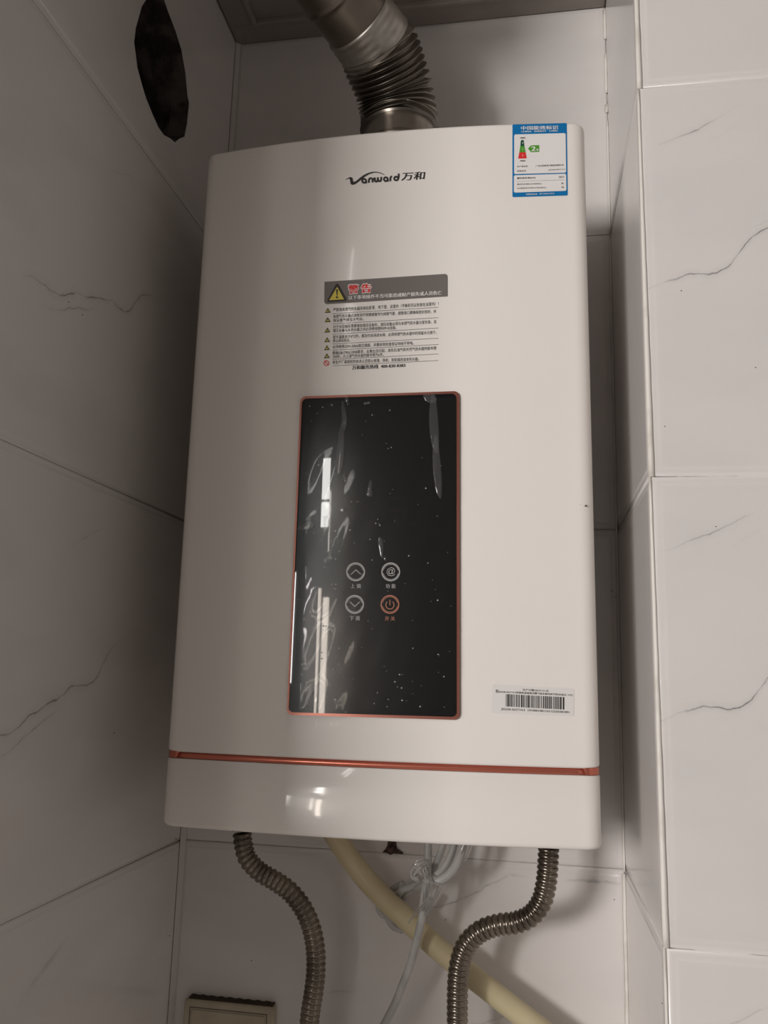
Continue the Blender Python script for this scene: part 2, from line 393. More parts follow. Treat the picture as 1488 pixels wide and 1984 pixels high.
def shell(name, rings, mtl, yback, parent=heater):  # rings: (z, inset)
    vs, fs = [], []
    for z, ins in rings:
        pl = plan(ins, yback); vs += [(x, y, z) for x, y in pl]
    n = len(pl)
    for i in range(len(rings) - 1):
        for j in range(n):
            k = (j + 1) % n; fs.append((i * n + j, i * n + k, i * n + n + k, i * n + n + j))
    fs += [tuple(range(n))[::-1], tuple((len(rings) - 1) * n + j for j in range(n))]
    me = mesh(name, vs, fs, mtl, True)
    for p in me.polygons:
        if len(p.vertices) > 4 or abs(p.normal.y) > .999 and p.center.y > yback - .001: p.use_smooth = False
    return link(name, me, parent)
ZS = 0.0535                                       # foot of the upper cover
ZS = (on(745, 1476)).z; ZT = ZS - .0052
shell('back_casing', [(.004, .004), (HH - .004, .004)], m_white, -.004)
shell('front_cover', [(ZS, .0012), (ZS + .0012, .0003), (ZS + .0025, 0), (HH - .004, 0), (HH - .0022, .0004), (HH - .0008, .0016), (HH, .004)], m_white, -.03)
shell('lower_cover', [(0, .003), (.0008, .0012), (.0025, .0003), (.004, 0), (ZT - .0008, 0), (ZT, .0008)], m_lower, -.03)
# copper strip: recessed along the front, flush cap pieces wrapping both corners
vs, fs = [], []; NX = 40; xs_ = [-.1655 + .331 * i / NX for i in range(NX + 1)]
for x in xs_:
    for (dy, z) in ((.0008, ZT + .0003), (.0020, ZS - .0004), (.009, ZS - .0004), (.009, ZT + .0003)): vs.append((x, fy(x) + dy, z))
for i in range(NX):
    for j in range(4):
        k = (j + 1) % 4; fs.append((i * 4 + j, i * 4 + k, i * 4 + 4 + k, i * 4 + 4 + j))
fs += [(0, 1, 2, 3), tuple(NX * 4 + j for j in (3, 2, 1, 0))]
link('trim_strip', mesh('trim_strip', vs, fs, m_copper, True), heater)
for s in (-1, 1):
    pl = [p for p in plan(.0004, -.16) if p[0] * s > .1655 - .0001]
    inn = [(s * (abs(x) - .006), y + .004) for x, y in reversed(pl)]
    pl2 = pl + inn; n = len(pl2)
    vs = [(x, y, z) for z in (ZT + .0003, ZS + .0004) for x, y in pl2]
    fs = [tuple(range(n)), tuple(range(2 * n - 1, n - 1, -1))] + [(j, (j + 1) % n, n + (j + 1) % n, n + j) for j in range(n)]
    link('strip_end', mesh('strip_end', vs, fs, m_copper), heater)

# --- flat print and sheets that follow the arched front
def lerp2(a, b, t): return (a[0] + (b[0] - a[0]) * t, a[1] + (b[1] - a[1]) * t)
def sheet(name, TL, TR, BR, BL, mtl, parent, off=.0003, nx=14, r=0.0, thick=0.0, rc=(1, 1, 1, 1), rim=None):
    """quad sheet on the front; r = corner radius as a share of the width; thick = extra depth down to the surface"""
    wpx = math.dist(TL, TR); hpx = math.dist(TL, BL); R = r * wpx
    cols = [i / nx for i in range(nx + 1)]
    if r: cols = sorted(set(cols + [r * (1 - math.cos(math.pi / 2 * k / 6)) for k in range(7)] + [1 - r * (1 - math.cos(math.pi / 2 * k / 6)) for k in range(7)]))
    top, bot = [], []
    for t in cols:
        a = min(t, 1 - t) * wpx; ins = (R - math.sqrt(max(0, R * R - (R - a) ** 2))) if a < R else 0
        left = t < .5
        it = ins * (rc[0] if left else rc[1]) / hpx; ib = ins * (rc[3] if left else rc[2]) / hpx
        A, B = lerp2(TL, TR, t), lerp2(BL, BR, t)
        top.append(on(*lerp2(A, B, it), off)); bot.append(on(*lerp2(A, B, 1 - ib), off))
    n = len(cols); vs = top + bot; fs = [(i, i + 1, n + i + 1, n + i) for i in range(n - 1)]
    if thick:
        vs += [Vector((v.x, v.y + thick, v.z)) for v in vs[:2 * n]]
        loop = list(range(n)) + list(range(2 * n - 1, n - 1, -1)); m = len(loop)
        for i in range(m):
            a, b = loop[i], loop[(i + 1) % m]; fs.append((a, b, b + 2 * n, a + 2 * n))
    return link(name, mesh(name, vs, fs, mtl), parent)
def join_meshes(name, mes, parent, mats, **k):
    vs, fs, mi = [], [], []
    for me in mes:
        o = len(vs); vs += [v.co.copy() for v in me.vertices]
        for p in me.polygons: fs.append(tuple(o + v for v in p.vertices)); mi.append(mats.index(me.materials[0]))
        bpy.data.meshes.remove(me)
    me = bpy.data.meshes.new(name); me.from_pydata([tuple(v) for v in vs], [], fs)
    for m_ in mats: me.materials.append(m_)
    me.polygons.foreach_set('material_index', mi); me.update()
    return link(name, me, parent, **k)
def sheet_mesh(*a, **k):
    o = sheet('x', *a, None, **k); me = o.data; bpy.data.objects.remove(o); return me
def text_mesh(body, L, R, h, mtl, off=.0005, bold=0.0, lean=0.0):
    c = bpy.data.curves.new('t', 'FONT'); c.body = body; c.resolution_u = 2
    o = bpy.data.objects.new('t', c); me = bpy.data.meshes.new_from_object(o); bpy.data.objects.remove(o)
    xs = [v.co.x for v in me.vertices]; ys = [v.co.y for v in me.vertices]
    x0, x1, y0, y1 = min(xs), max(xs), min(ys), max(ys)
    for v in me.vertices:
        t = (v.co.x - x0) / (x1 - x0); s = (v.co.y - y0) / (y1 - y0) - .5
        v.co = on(L[0] + (R[0] - L[0]) * t + lean * s * h, L[1] + (R[1] - L[1]) * t - s * h, off)
    if bold:                                      # heavier weight: the same glyphs laid again a hair to each side
        n = 8 if bold > .05 else 2; bm = bmesh.new(); b2 = bmesh.new(); b2.from_mesh(me); src = me.copy(); co = [v.co.copy() for v in src.vertices]
        b2.free(); bm.from_mesh(me); k_ = bold * h * .011 / 15.0
        for i in range(n):
            a = 2 * math.pi * i / n
            for v, c0 in zip(src.vertices, co): v.co = (c0.x + math.cos(a) * k_, c0.y - .000004 * (i + 1), c0.z + math.sin(a) * k_)
            bm.from_mesh(src)
        bm.to_mesh(me); bm.free(); bpy.data.meshes.remove(src)
    me.materials.clear(); me.materials.append(mtl); return me
def poly_mesh(pts, mtl, off=.0005):
    bm = bmesh.new(); vv = [bm.verts.new((x, -y, 0)) for x, y in pts]; bm.faces.new(vv)
    bmesh.ops.triangulate(bm, faces=bm.faces); me = bpy.data.meshes.new('p'); bm.to_mesh(me); bm.free()
    for v in me.vertices: v.co = on(v.co.x, -v.co.y, off)
    me.materials.append(mtl); return me
def ring_mesh(cx, cy, r0, r1, mtl, off=.0006, a0=0, a1=360, n=48):
    vs, fs = [], []
    for i in range(n + 1):
        a = math.radians(a0 + (a1 - a0) * i / n)
        for r in (r0, r1): vs.append(on(cx + r * math.cos(a), cy - r * math.sin(a), off))
    for i in range(n): fs.append((2 * i, 2 * i + 1, 2 * i + 3, 2 * i + 2))
    return mesh('r', vs, fs, mtl)
def stroke_mesh(pts, wd, mtl, off=.0006):
    mes_v, fs = [], []; q_ = [pts[0]]
    for p in pts[1:]:
        if math.dist(p, q_[-1]) > .02: q_.append(p)
    pts = q_
    for i, p in enumerate(pts):
        a = pts[max(i - 1, 0)]; b = pts[min(i + 1, len(pts) - 1)]; dx, dy = b[0] - a[0], b[1] - a[1]; l = math.hypot(dx, dy)
        k = 1.0
        if 0 < i < len(pts) - 1:
            u = (p[0] - a[0], p[1] - a[1]); v = (b[0] - p[0], b[1] - p[1])
            cs = (u[0] * v[0] + u[1] * v[1]) / (math.hypot(*u) * math.hypot(*v)); k = 1 / max(.5, math.sqrt((1 + cs) / 2))
        nx, ny = -dy / l * wd / 2 * k, dx / l * wd / 2 * k
        mes_v += [on(p[0] + nx, p[1] + ny, off), on(p[0] - nx, p[1] - ny, off)]
    for i in range(len(pts) - 1): fs.append((2 * i, 2 * i + 1, 2 * i + 3, 2 * i + 2))
    return mesh('s', mes_v, fs, mtl)

# logo
def logo_letters():
    W = 25 / 7.44; out = []
    def arc(cx, cy, rx, ry, a0, a1, n=20):
        return [lg(cx + rx * math.cos(math.radians(a0 + (a1 - a0) * i / n)), cy - ry * math.sin(math.radians(a0 + (a1 - a0) * i / n))) for i in range(n + 1)]
    S = lambda pts: out.append(stroke_mesh(pts, W, m_black, .0004))
    for cx, cy in ((412, 300), (725, 276)): S(arc(cx, cy, 28, 27, 0, 360, 30)); S([lg(cx + 29, cy - 2), lg(cx + 29, cy + 34)])
    S([lg(480, 328), lg(480, 290)] + arc(508, 288, 26, 26, 180, 0) + [lg(534, 322)])
    S([lg(560, 250), lg(562, 285)] + arc(586, 284, 24, 26, 180, 360) + [lg(610, 248)]); S([lg(610, 280)] + arc(634, 278, 24, 26, 180, 360) + [lg(659, 243)])
    S([lg(790, 304), lg(790, 262)] + arc(812, 262, 22, 24, 180, 80))
    S(arc(874, 266, 28, 26, 0, 360, 30)); S([lg(911, 194), lg(909, 250), lg(902, 268)])
    return out
lg = lambda x, y: (650 + x / 7.44, 310 + y / 7.44)
sw = [(140, 285), (175, 262), (205, 248), (232, 248), (246, 262), (250, 290), (255, 310), (268, 316), (300, 300), (350, 258), (400, 220), (460, 190), (520, 172), (580, 168), (640, 178), (690, 200), (722, 224),
      (690, 209), (640, 188), (580, 179), (540, 184), (490, 200), (430, 233), (380, 273), (330, 312), (290, 342), (255, 356), (230, 353), (215, 335), (212, 305), (208, 278), (200, 266), (180, 268), (150, 283)]
join_meshes('brand_emblem', [poly_mesh([lg(*p) for p in sw], m_black, .0004),
    *logo_letters(),
    text_mesh('万和', lg(958, 238), lg(1285, 222), 116 / 7.44, m_black, .0004, .02, .15)], heater, [m_black])

# energy label (its square code is left out)
en = lambda x, y: (980 + x / 10.63, 220 + y / 10.63)
lab = sheet('energy_label', en(137, 225), en(1255, 195), en(1275, 1685), en(137, 1720), m_blue, heater, .0003, r=.02)
sheet('label_field', en(172, 430), en(1232, 402), en(1243, 1218), en(170, 1248), m_pw, lab, .0005, r=.03)
sheet('label_field', en(165, 1272), en(1243, 1238), en(1248, 1592), en(165, 1630), m_pw, lab, .0005, r=.03)
T = []
def et(s, L, R, h, mm, b=0.0, off=.0007): T.append(text_mesh(s, en(*L), en(*R), h / 10.63, mm, off, b))
et('中国能效标识', (315, 300), (1080, 283), 82, m_pw, .025)
et('CHINA   ENERGY   LABEL', (318, 373), (1078, 352), 32, m_pw, .03)
et('耗能低', (298, 500), (402, 498), 28, m_black, .02); et('耗能高', (295, 974), (403, 970), 28, m_black, .02)
et('1', (342, 607), (352, 606), 36, m_pw, .02, .0009); et('2', (338, 737), (358, 736), 34, m_pw, .02, .0009); et('3', (338, 863), (358, 862), 34, m_pw, .02, .0009)
et('2', (528, 727), (612, 722), 95, m_pw, .05, .0009); et('级', (630, 745), (676, 743), 46, m_pw, .02, .0009)
et('生产者名称:', (232, 1090), (460, 1084), 32, m_black); et('广东万和新电气股份有限公司', (615, 1080), (1190, 1058), 34, m_black, .01)
et('规格型号:', (232, 1184), (425, 1178), 32, m_black); et('JSQ28-S65T14.5', (875, 1163), (1222, 1150), 28, m_black, .01)
et('额定热负荷(kW)', (232, 1333), (612, 1322), 40, m_black, .02); et('28.0', (1090, 1308), (1195, 1303), 32, m_black, .01)
et('额定热负荷热水热效率(%)', (232, 1460), (738, 1446), 34, m_black); et('86', (1145, 1437), (1190, 1435), 30, m_black)
et('50%额定热负荷热水热效率(%)', (232, 1541), (828, 1524), 34, m_black); et('88', (1147, 1518), (1193, 1516), 30, m_black)
et('依据国家标准', (415, 1664), (650, 1658), 32, m_pw, .01); et('GB 20665-2015', (690, 1652), (998, 1645), 28, m_pw, .01)
T.append(stroke_mesh([en(225 + 97 * i, 1396 - 3.1 * i) for i in range(11)], .25, m_black, .0007))
join_meshes('printed_text', T, lab, [m_pw, m_black])
sc3 = [poly_mesh([en(*p) for p in q], mm, .0007) for q, mm in (
    ([(300, 670), (308, 570), (322, 545), (358, 543), (370, 565), (382, 669)], m_dg),
    ([(298, 671), (382, 669), (408, 796), (278, 800)], m_gr), ([(278, 801), (408, 797), (430, 922), (253, 927)], m_red))]
join_meshes('rating_scale', sc3, lab, [m_dg, m_gr, m_red])
join_meshes('rating_arrow', [poly_mesh([en(*p) for p in ((455, 722), (520, 655), (688, 650), (688, 785), (520, 795))], m_gr, .0007)], lab, [m_gr])

# warning notice
wn = lambda x, y: (610 + x / 5.511, 520 + y / 5.511)
wh = sheet('warning_header', wn(103, 143), wn(1418, 57), wn(1418, 298), wn(100, 383), m_grey, heater, .0003, nx=30, r=.025, rc=(0, 1, 0, 1))
T = [poly_mesh([wn(*p) for p in ((238, 165), (252, 168), (340, 325), (335, 345), (322, 348), (150, 358), (133, 352), (138, 332), (224, 170))], m_black, .0005),
     poly_mesh([wn(*p) for p in ((238, 196), (313, 331), (152, 341))], m_yel, .0007),
     poly_mesh([wn(*p) for p in ((226, 226), (238, 222), (247, 227), (240, 290), (233, 290))], m_black, .0009),
     ring_mesh(*wn(236, 308), .01, 2.0, m_black, .0009, n=16)]
join_meshes('warning_triangle', T, wh, [m_black, m_yel])
T = []
for ch, L, R in (('警', (362, 225), (463, 217)), ('告', (500, 216), (597, 208))):
    T.append(text_mesh(ch, wn(L[0] - 4, L[1]), wn(R[0] + 4, R[1]), 98 / 5.511, m_pw, .0005, .056))
    T.append(text_mesh(ch, wn(*L), wn(*R), 92 / 5.511, m_red, .0008, .045))
T.append(text_mesh('以下事项操作不当可能造成财产损失或人员伤亡', wn(360, 313), wn(1355, 258), 43 / 5.511, m_pw, .0006, .02))
join_meshes('header_text', T, wh, [m_pw, m_red])
T = []
for s, L, R, h, b in [('严禁将本燃气热水器安装在卧室、地下室、浴室内（平衡机可以安装在浴室内）！', (195, 443), (1320, 376), 40, 0),
    ('本燃气热水器必须使用不锈钢烟管作为排废气管，烟管接口要确保密封良好，并', (195, 513), (1295, 458), 38, 0), ('保证废气排至大气中。', (195, 555), (520, 541), 36, 0),
    ('对于水压偏低需要增加增压设备的，增压设备必须与本燃气热水器分室安装，且', (195, 625), (1297, 568), 38, 0), ('增压设备与本热水器之间必须使用塑料PP-R连接。', (192, 665), (870, 632), 36, 0),
    ('室外温度低于0℃时，要及时关闭进水阀，必须将燃气热水器中的残留水分放干，', (192, 735), (1300, 682), 38, 0), ('用以排水防冻。', (190, 773), (380, 766), 34, 0),
    ('必须使用220V,50Hz独立插座，并要经常检查保证地线不带电。', (190, 838), (1055, 796), 38, 0),
    ('根据GB17905-2008要求，从售出当日起，液化石油气和天然气热水器判废年限', (188, 904), (1297, 850), 38, 0), ('为8年。人工煤气热水器判废年限为6年。', (190, 943), (735, 918), 36, 0),
    ('非生产厂家授权的技术人员禁止修理、移机、拆卸或改造本热水器。', (188, 1003), (1110, 966), 38, 0),
    ('万和服务热线  400-830-8383', (398, 1060), (965, 1033), 42, .02)]:
    T.append(text_mesh(s, wn(*L), wn(*R), h / 5.511, m_black, .0004, b))
for a, b in ((483, 415), (592, 525), (703, 636), (807, 745), (873, 811), (972, 913), (1040, 983)):
    T.append(stroke_mesh([wn(187 + 113.3 * i, a + (b - a) * i / 10) for i in range(11)], .55, m_black, .0004))
join_meshes('warning_text', T, heater, [m_black])
for x, y in ((138, 449), (136, 548), (134, 659), (131, 762), (129, 847), (128, 933)):
    T = [poly_mesh([wn(x + a, y + b) for a, b in ((0, -28), (31, 22), (-31, 26))], m_black, .0004), poly_mesh([wn(x + a, y + b) for a, b in ((0, -13), (18, 15), (-18, 17))], m_yel, .0005),
         poly_mesh([wn(x + a, y + b) for a, b in ((-3, -7), (3, -7), (2, 11), (-2, 11))], m_black, .0006)]
    join_meshes('warning_symbol', T, heater, [m_black, m_yel])
c_ = wn(123, 1011)
join_meshes('prohibition_symbol', [ring_mesh(*c_, 4.0, 5.4, m_red, .0005, n=24), stroke_mesh([(c_[0] - 3.2, c_[1] - 3.2), (c_[0] + 3.2, c_[1] + 3.2)], 1.3, m_red, .0005)], heater, [m_red])

# barcode sticker
bc = lambda x, y: (940 + x / 7.832, 1310 + y / 7.832)
bl = sheet('barcode_label', bc(112, 128), bc(1348, 190), bc(1345, 608), bc(95, 562), m_sheet, heater, .0003, r=.02)
T = []; rnd = random.Random(3); x = 315.0
ups = lambda xx: 272 + (xx - 315) * .0533
while x < 1210:
    wd = rnd.choice([9, 9, 14, 16, 24, 10]); wd = min(wd, 1215 - x)
    T.append(poly_mesh([bc(x, ups(x)), bc(x + wd, ups(x + wd)), bc(x + wd, ups(x + wd) + 188), bc(x, ups(x) + 188)], m_black, .0005)); x += wd + rnd.choice([8, 9, 14, 18, 12])
join_meshes('barcode', T, bl, [m_black])
T = []
for s, L, R, h in (('生产日期:2019-12-18', (570, 207), (958, 224), 34), ('B', (165, 227), (203, 229), 46), ('JSQ28-S65T14.5智能恒温强排式燃气热水器电商专供(水晶白, 12T)', (208, 238), (1325, 290), 36),
                   ('JSQ28-S65T14.5  191000108110112250381001', (245, 503), (1275, 552), 40)):
    T.append(text_mesh(s, bc(*L), bc(*R), h / 7.832, m_black, .0005, .012))
join_meshes('sticker_text', T, bl, [m_black])

# control panel
fr = sheet('control_panel', (582, 768), (890, 757.5), (890.5, 1395), (555.5, 1385), m_copperd, heater, .0022, nx=40, r=.035, thick=.0024)
gl = sheet('glass_face', (585.5, 772.5), (884, 762.5), (884.5, 1389), (559, 1380), m_glass, fr, .0026, nx=40, r=.03, thick=.0005)
PO = .0030
def button(name, cx, cy, mm, extra, word, wy):
    T = [ring_mesh(cx, cy, 15.8, 18.2, mm, PO), ring_mesh(cx, cy, 14.0, 15.0, mm, PO, 12, 168), ring_mesh(cx, cy, 14.0, 15.0, mm, PO, 192, 348)] + extra
    T.append(text_mesh(word, (cx - 9.5, wy), (cx + 9.5, wy), 8.5, mm, PO, .01))
    join_meshes(name, T, fr, [mm])
button('touch_button', 689, 1108, m_icon, [stroke_mesh([(680, 1113), (689.5, 1104), (699, 1112.5)], 1.5, m_icon, PO)], '上 调', 1135.5)
button('touch_button', 757, 1108, m_icon, [text_mesh('@', (749, 1108), (766, 1107.5), 17.5, m_icon, PO)], '功 能', 1135.5)
button('touch_button', 687, 1171, m_icon, [stroke_mesh([(678, 1166), (687.5, 1175), (697, 1166)], 1.5, m_icon, PO)], '下 调', 1198)
button('power_button', 755.5, 1171, m_iconb, [stroke_mesh([(755.5, 1162), (755.5, 1173)], 1.8, m_iconb, PO), ring_mesh(755.5, 1172, 7.0, 8.8, m_iconb, PO, 130, 410)], '开 关', 1198.5)
T = []
def seg8(x0, y0, x1, y1, on_='abcdefg'):
    ym = (y0 + y1) / 2; sl = lambda x, y: (x - (y - ym) * .06, y)
    S = dict(a=((x0 + 3, y0), (x1 - 3, y0)), d=((x0 + 3, y1), (x1 - 3, y1)), g=((x0 + 3, ym), (x1 - 3, ym)), f=((x0, y0 + 3), (x0, ym - 3)), b=((x1, y0 + 3), (x1, ym - 3)), e=((x0, ym + 3), (x0, y1 - 3)), c=((x1, ym + 3), (x1, y1 - 3)))
    for k in on_: T.append(stroke_mesh([sl(*p) for p in S[k]], 4, m_faint, PO))
seg8(698, 966, 733, 1014, 'bgd'); seg8(745, 966, 785, 1014)
for cx, cy in ((770, 938), (795, 937)):
    for k in range(8): a = k * math.pi / 4; T.append(stroke_mesh([(cx + 4 * math.cos(a), cy + 4 * math.sin(a)), (cx + 8 * math.cos(a), cy + 8 * math.sin(a))], 1.4, m_faint, PO))
T.append(ring_mesh(801, 1015, .01, 4.5, m_faint, PO, n=16))
join_meshes('digit_display', T, fr, [m_faint])
# loose protective film with air blisters
FO = .0034
fl_o = []
nx, ny = 46, 80; rr = random.Random(5)
ex = lambda t: 3.0 * math.sin(t * 19) * math.sin(t * 7 + 1)
vs, fs = [], []
for j in range(ny + 1):
    t = j / ny
    L = (574 - 21 * t + ex(t), 754 + 650 * t + 3); R = (897 + 1.5 * t + 1.2 * math.sin(t * 11), 749 + 660 * t)
    for i in range(nx + 1):
        s = i / nx; p = lerp2(L, R, s)
        if j == ny: p = (p[0], p[1] + 3 * math.sin(s * 14))
        inside = min(s * 320 / 10 - .8, (1 - s) * 320 / 10 - .6, t * 65 - 1.2, (1 - t) * 65 - 1.6)
        off = .0007 + (FO - .0007) * max(0, min(1, inside)) + .00018 * math.sin(i * .9 + j * .37) * math.sin(j * .23)
        vs.append(on(p[0], p[1], off))
for j in range(ny):
    for i in range(nx):
        a = j * (nx + 1) + i; fs.append((a, a + 1, a + nx + 2, a + nx + 1))
fl = link('protective_film', mesh('protective_film', vs, fs, m_film, True), fr)
def blister(cx, cy, a, b, ang, h=.0008, mtl=m_blister, base=FO, dst=None):
    vs, fs = [], []; n, m = 20, 5; ca, sa = math.cos(math.radians(ang)), math.sin(math.radians(ang))
    for i in range(m + 1):
        q = math.pi / 2 * i / m
        for k in range(n):
            t = 2 * math.pi * k / n; wob = 1 + .08 * math.sin(3 * t + cx)
            x, y = a * math.cos(t) * math.cos(q) * wob, b * math.sin(t) * math.cos(q) * wob
            vs.append(on(cx + x * ca - y * sa, cy + x * sa + y * ca, base + h * math.sin(q)))
    for i in range(m):
        for k in range(n):
            l = (k + 1) % n; fs.append((i * n + k, i * n + l, i * n + n + l, i * n + n + k))
    me = mesh('air_bubble', vs, fs, mtl, True)
    return link('air_bubble', me, dst) if dst else me
for args in ((667, 806, 5, 28, -5), (660, 871, 7.5, 53, 4), (668.5, 927, 4, 9, -5), (717, 942, 4, 12, 12), (716, 955, 6.5, 8, 0, .0006), (738, 1059, 5, 21, -6, .0004), (746, 1082, 3, 5, -6, .0004),
             (664, 987, 5, 5, 0, .0004), (632, 1014, 5, 17, -5), (595, 1020, 17, 7, -18), (847, 905, 8, 62, -4, .0003), (841, 820, 9, 60, -3, .0003), (833, 772, 14, 8, 20, .0004), (604, 1340, 3, 7, 5), (651, 1360, 3, 12, -20), (672, 772, 4, 10, 0)):
    blister(*args, dst=fl) if len(args) > 5 else blister(*args, dst=fl)
T = []
spots = [(625, 789), (643, 785), (643, 868), (600, 787), (721, 804), (755, 795), (752, 869), (758, 867), (617, 901), (825, 946), (847, 1000), (732, 1006), (734, 1015), (736, 1018), (728, 1014), (678, 1014), (650, 1029), (639, 1041), (678, 1027), (646, 1056), (634, 1068), (657, 1069), (650, 1083), (629, 1090), (629, 1099), (681, 972), (693, 972), (717, 1045), (721, 1085), (792, 1077), (829, 1091), (651, 1132), (650, 1141), (643, 1132), (605, 1143), (612, 1137), (848, 1163), (644, 1210), (631, 1213), (626, 1213), (657, 1256), (656, 1287), (646, 1297), (651, 1302), (623, 1276), (623, 1264), (593, 1322), (640, 1327), (774, 1307), (778, 1333), (779, 1307), (770, 1331), (765, 1321), (752, 1355), (779, 1357), (750, 1369), (713, 1203), (800, 1256), (849, 1268), (725, 1363), (861, 1370), (731, 1342), (814, 1369), (860, 1311)]
rq = random.Random(11)
for x, y in spots: T.append(blister(x, y, *(2 * [rq.uniform(.7, 1.5)]), 0, .0003, m_dust))
for _ in range(60): T.append(blister(rq.uniform(572, 880), rq.uniform(780, 1380), .55, .6, 0, .0002, m_dust))
join_meshes('dust_specks', T, fl, [m_dust], kind='stuff')

# chip marks in the paint on the right edge
join_meshes('paint_chip', [poly_mesh([(1133, 979), (1136, 978), (1138, 980), (1136, 982), (1133, 981)], m_rust, .0004), poly_mesh([(1124, 977), (1125.4, 977), (1125, 978.5)], m_rust, .0004)], heater, [m_rust])

# ---------------------------------------------------------------- flue
flue = thing('exhaust_flue', 'dented stainless steel exhaust flue with bellows bend leaving the heater top', 'flue pipe', (.2285, -.11, HZ + HH))
def F(name, pts, rad, mtl, **k):
    me = sweep(name, [Vector(p) - Vector(flue.location) for p in pts], rad, mtl, **k); return link(name, me, flue)
base = Vector((.2288, -.11, HZ + HH + .0005)); b1 = Vector((.2285, -.11, .735))
b0 = at(774, 252, Y=-.11)
e1 = at(729, 88, Y=-.158); e2 = at(700, 52, Y=-.185)
ax = Vector((-.47, -.80, .30)).normalized()
F('collar', [base, base.lerp(b0, .5), b0], lambda s, L: .0365 + (.0012 if abs(s - L * .62) < .002 else 0), m_flue, n=40, step=.001)
m1 = b0.lerp(e1, .5) + Vector((.004, .010, .006))
def bel(s, L):
    t = (s / L * 13.5) % 1.0; a = abs(t - .5) * 2
    return .0335 + .0075 * (a ** 1.4)
F('bellows', [b0, b0 + Vector((-.0005, -.0015, .014)), m1, e1 - ax * .004, e1], bel, m_flue, n=48, step=.0007)
F('foil_tape', [e1 - ax * .0015, e1 + ax * .012, e1 + ax * .030], lambda s, L: .0378 - .0015 * s / L + .0003 * math.sin(s * 900), m_foil, n=48, step=.002)
d0 = e1 + ax * .024
F('smooth_duct', [d0, d0 + ax * .06, d0 + ax * .12, d0 + ax * .19 + Vector((.02, -.01, -.01)), d0 + ax * .24 + Vector((.045, -.05, -.02))], lambda s, L: .0345 + (.0018 * math.exp(-((s - .040) / .0022) ** 2)), m_flued, n=48, step=.0015)

# ---------------------------------------------------------------- hoses, gas pipe, cable
def hose(name, label, pts, r, grp=None):
    P0 = pts[0]; t = thing(name, label, 'hose', P0)
    pitch = .0051
    link('corrugated_tube', sweep('corrugated_tube', [Vector(p) - Vector(P0) for p in pts], lambda s, L: r - .0019 + .0019 * abs(math.sin(math.pi * s / pitch)) ** .7, m_steel, n=24, step=.00062), t)
    me = mesh('threaded_nut', [(math.cos(a) * .0125, math.sin(a) * .0125, z) for z in (.002, .018) for a in [k * math.pi / 3 for k in range(6)]],
              [tuple(range(6)), tuple(range(11, 5, -1))] + [(k, (k + 1) % 6, 6 + (k + 1) % 6, 6 + k) for k in range(6)], m_steel)
    link('union_nut', me, t); return t
hl = [(469, 1612, -.075), (471, 1632, -.075), (479, 1662, -.075), (502, 1688, -.074), (535, 1708, -.073), (563, 1729, -.072), (587, 1760, -.070), (603, 1797, -.068), (611, 1838, -.066), (612, 1880, -.064), (608, 1920, -.062), (602, 1958, -.060), (598, 2000, -.058), (596, 2060, -.056), (596, 2200, -.05), (590, 2420, -.04)]
hr = [(1063, 1640, -.085), (1062, 1665, -.085), (1059, 1705, -.085), (1050, 1745, -.085), (1030, 1773, -.084), (1000, 1787, -.083), (965, 1792, -.082), (932, 1804, -.081), (906, 1828, -.080), (892, 1862, -.079), (887, 1900, -.078), (886, 1940, -.077), (886, 1984, -.076), (887, 2050, -.074), (890, 2200, -.065), (893, 2420, -.05)]
hose('flexible_hose', 'corrugated steel water hose hanging lower left of the heater, beside the cream socket', [at(x, y, Y=d) for x, y, d in hl], .0092)
hose('flexible_hose', 'corrugated steel water hose bending in an S under the right end of heater', [at(x, y, Y=d) for x, y, d in hr], .0094)
gp = [(632, 1590), (657, 1632), (700, 1692), (745, 1741), (790, 1783), (840, 1830), (900, 1880), (960, 1927), (1018, 1972), (1080, 2020), (1200, 2110)]
P = [at(x, y, Y=-.034 - .004 * i / 10) for i, (x, y) in enumerate(gp)]
gt = link('gas_pipe', sweep('gas_pipe', [p - P[0] for p in P], .0103, m_gas, n=28, step=.004), None, label='cream yellow plastic gas pipe running diagonally across wall below the heater', category='pipe'); gt.location = P[0]

cb = at(828, 1640, Y=-.06)
cable = thing('power_cable', 'pale grey power cable, coiled and tied with plastic wrap below the heater', 'cable', cb)
def K(name, pts, r, mtl=m_cable, **k):
    me = sweep(name, [at(x, y, Y=d) - cb for x, y, d in pts], r, mtl, n=12, step=.003, **k); return link(name, me, cable)
K('cord', [(829, 1615, -.06), (829, 1650, -.062), (828, 1690, -.066), (822, 1735, -.068), (817, 1780, -.066), (808, 1820, -.064), (796, 1865, -.062), (781, 1905, -.060), (765, 1945, -.058), (745, 1984, -.055), (715, 2040, -.05), (660, 2140, -.035)], .0037)
K('cord_loop', [(866, 1608, -.05), (856, 1645, -.055), (843, 1678, -.06), (832, 1700, -.058), (800, 1716, -.050), (776, 1724, -.046)], .0032)
K('cord_loop', [(884, 1610, -.06), (876, 1650, -.066), (860, 1682, -.07), (838, 1702, -.072), (815, 1718, -.06), (796, 1726, -.034), (778, 1742, -.016), (752, 1770, -.012)], .0034)
K('cord_loop', [(900, 1612, -.062), (893, 1650, -.07), (880, 1682, -.076), (862, 1700, -.078), (845, 1708, -.078), (838, 1700, -.074)], .0040)
K('cord_loop', [(782, 1722, -.036), (765, 1742, -.016), (752, 1775, -.014), (764, 1796, -.013), (786, 1800, -.014), (806, 1790, -.016), (824, 1770, -.018), (832, 1742, -.03)], .0034)
K('cord_loop', [(780, 1712, -.030), (762, 1722, -.016), (743, 1736, -.011), (733, 1755, -.011), (740, 1772, -.012), (758, 1776, -.012)], .003)
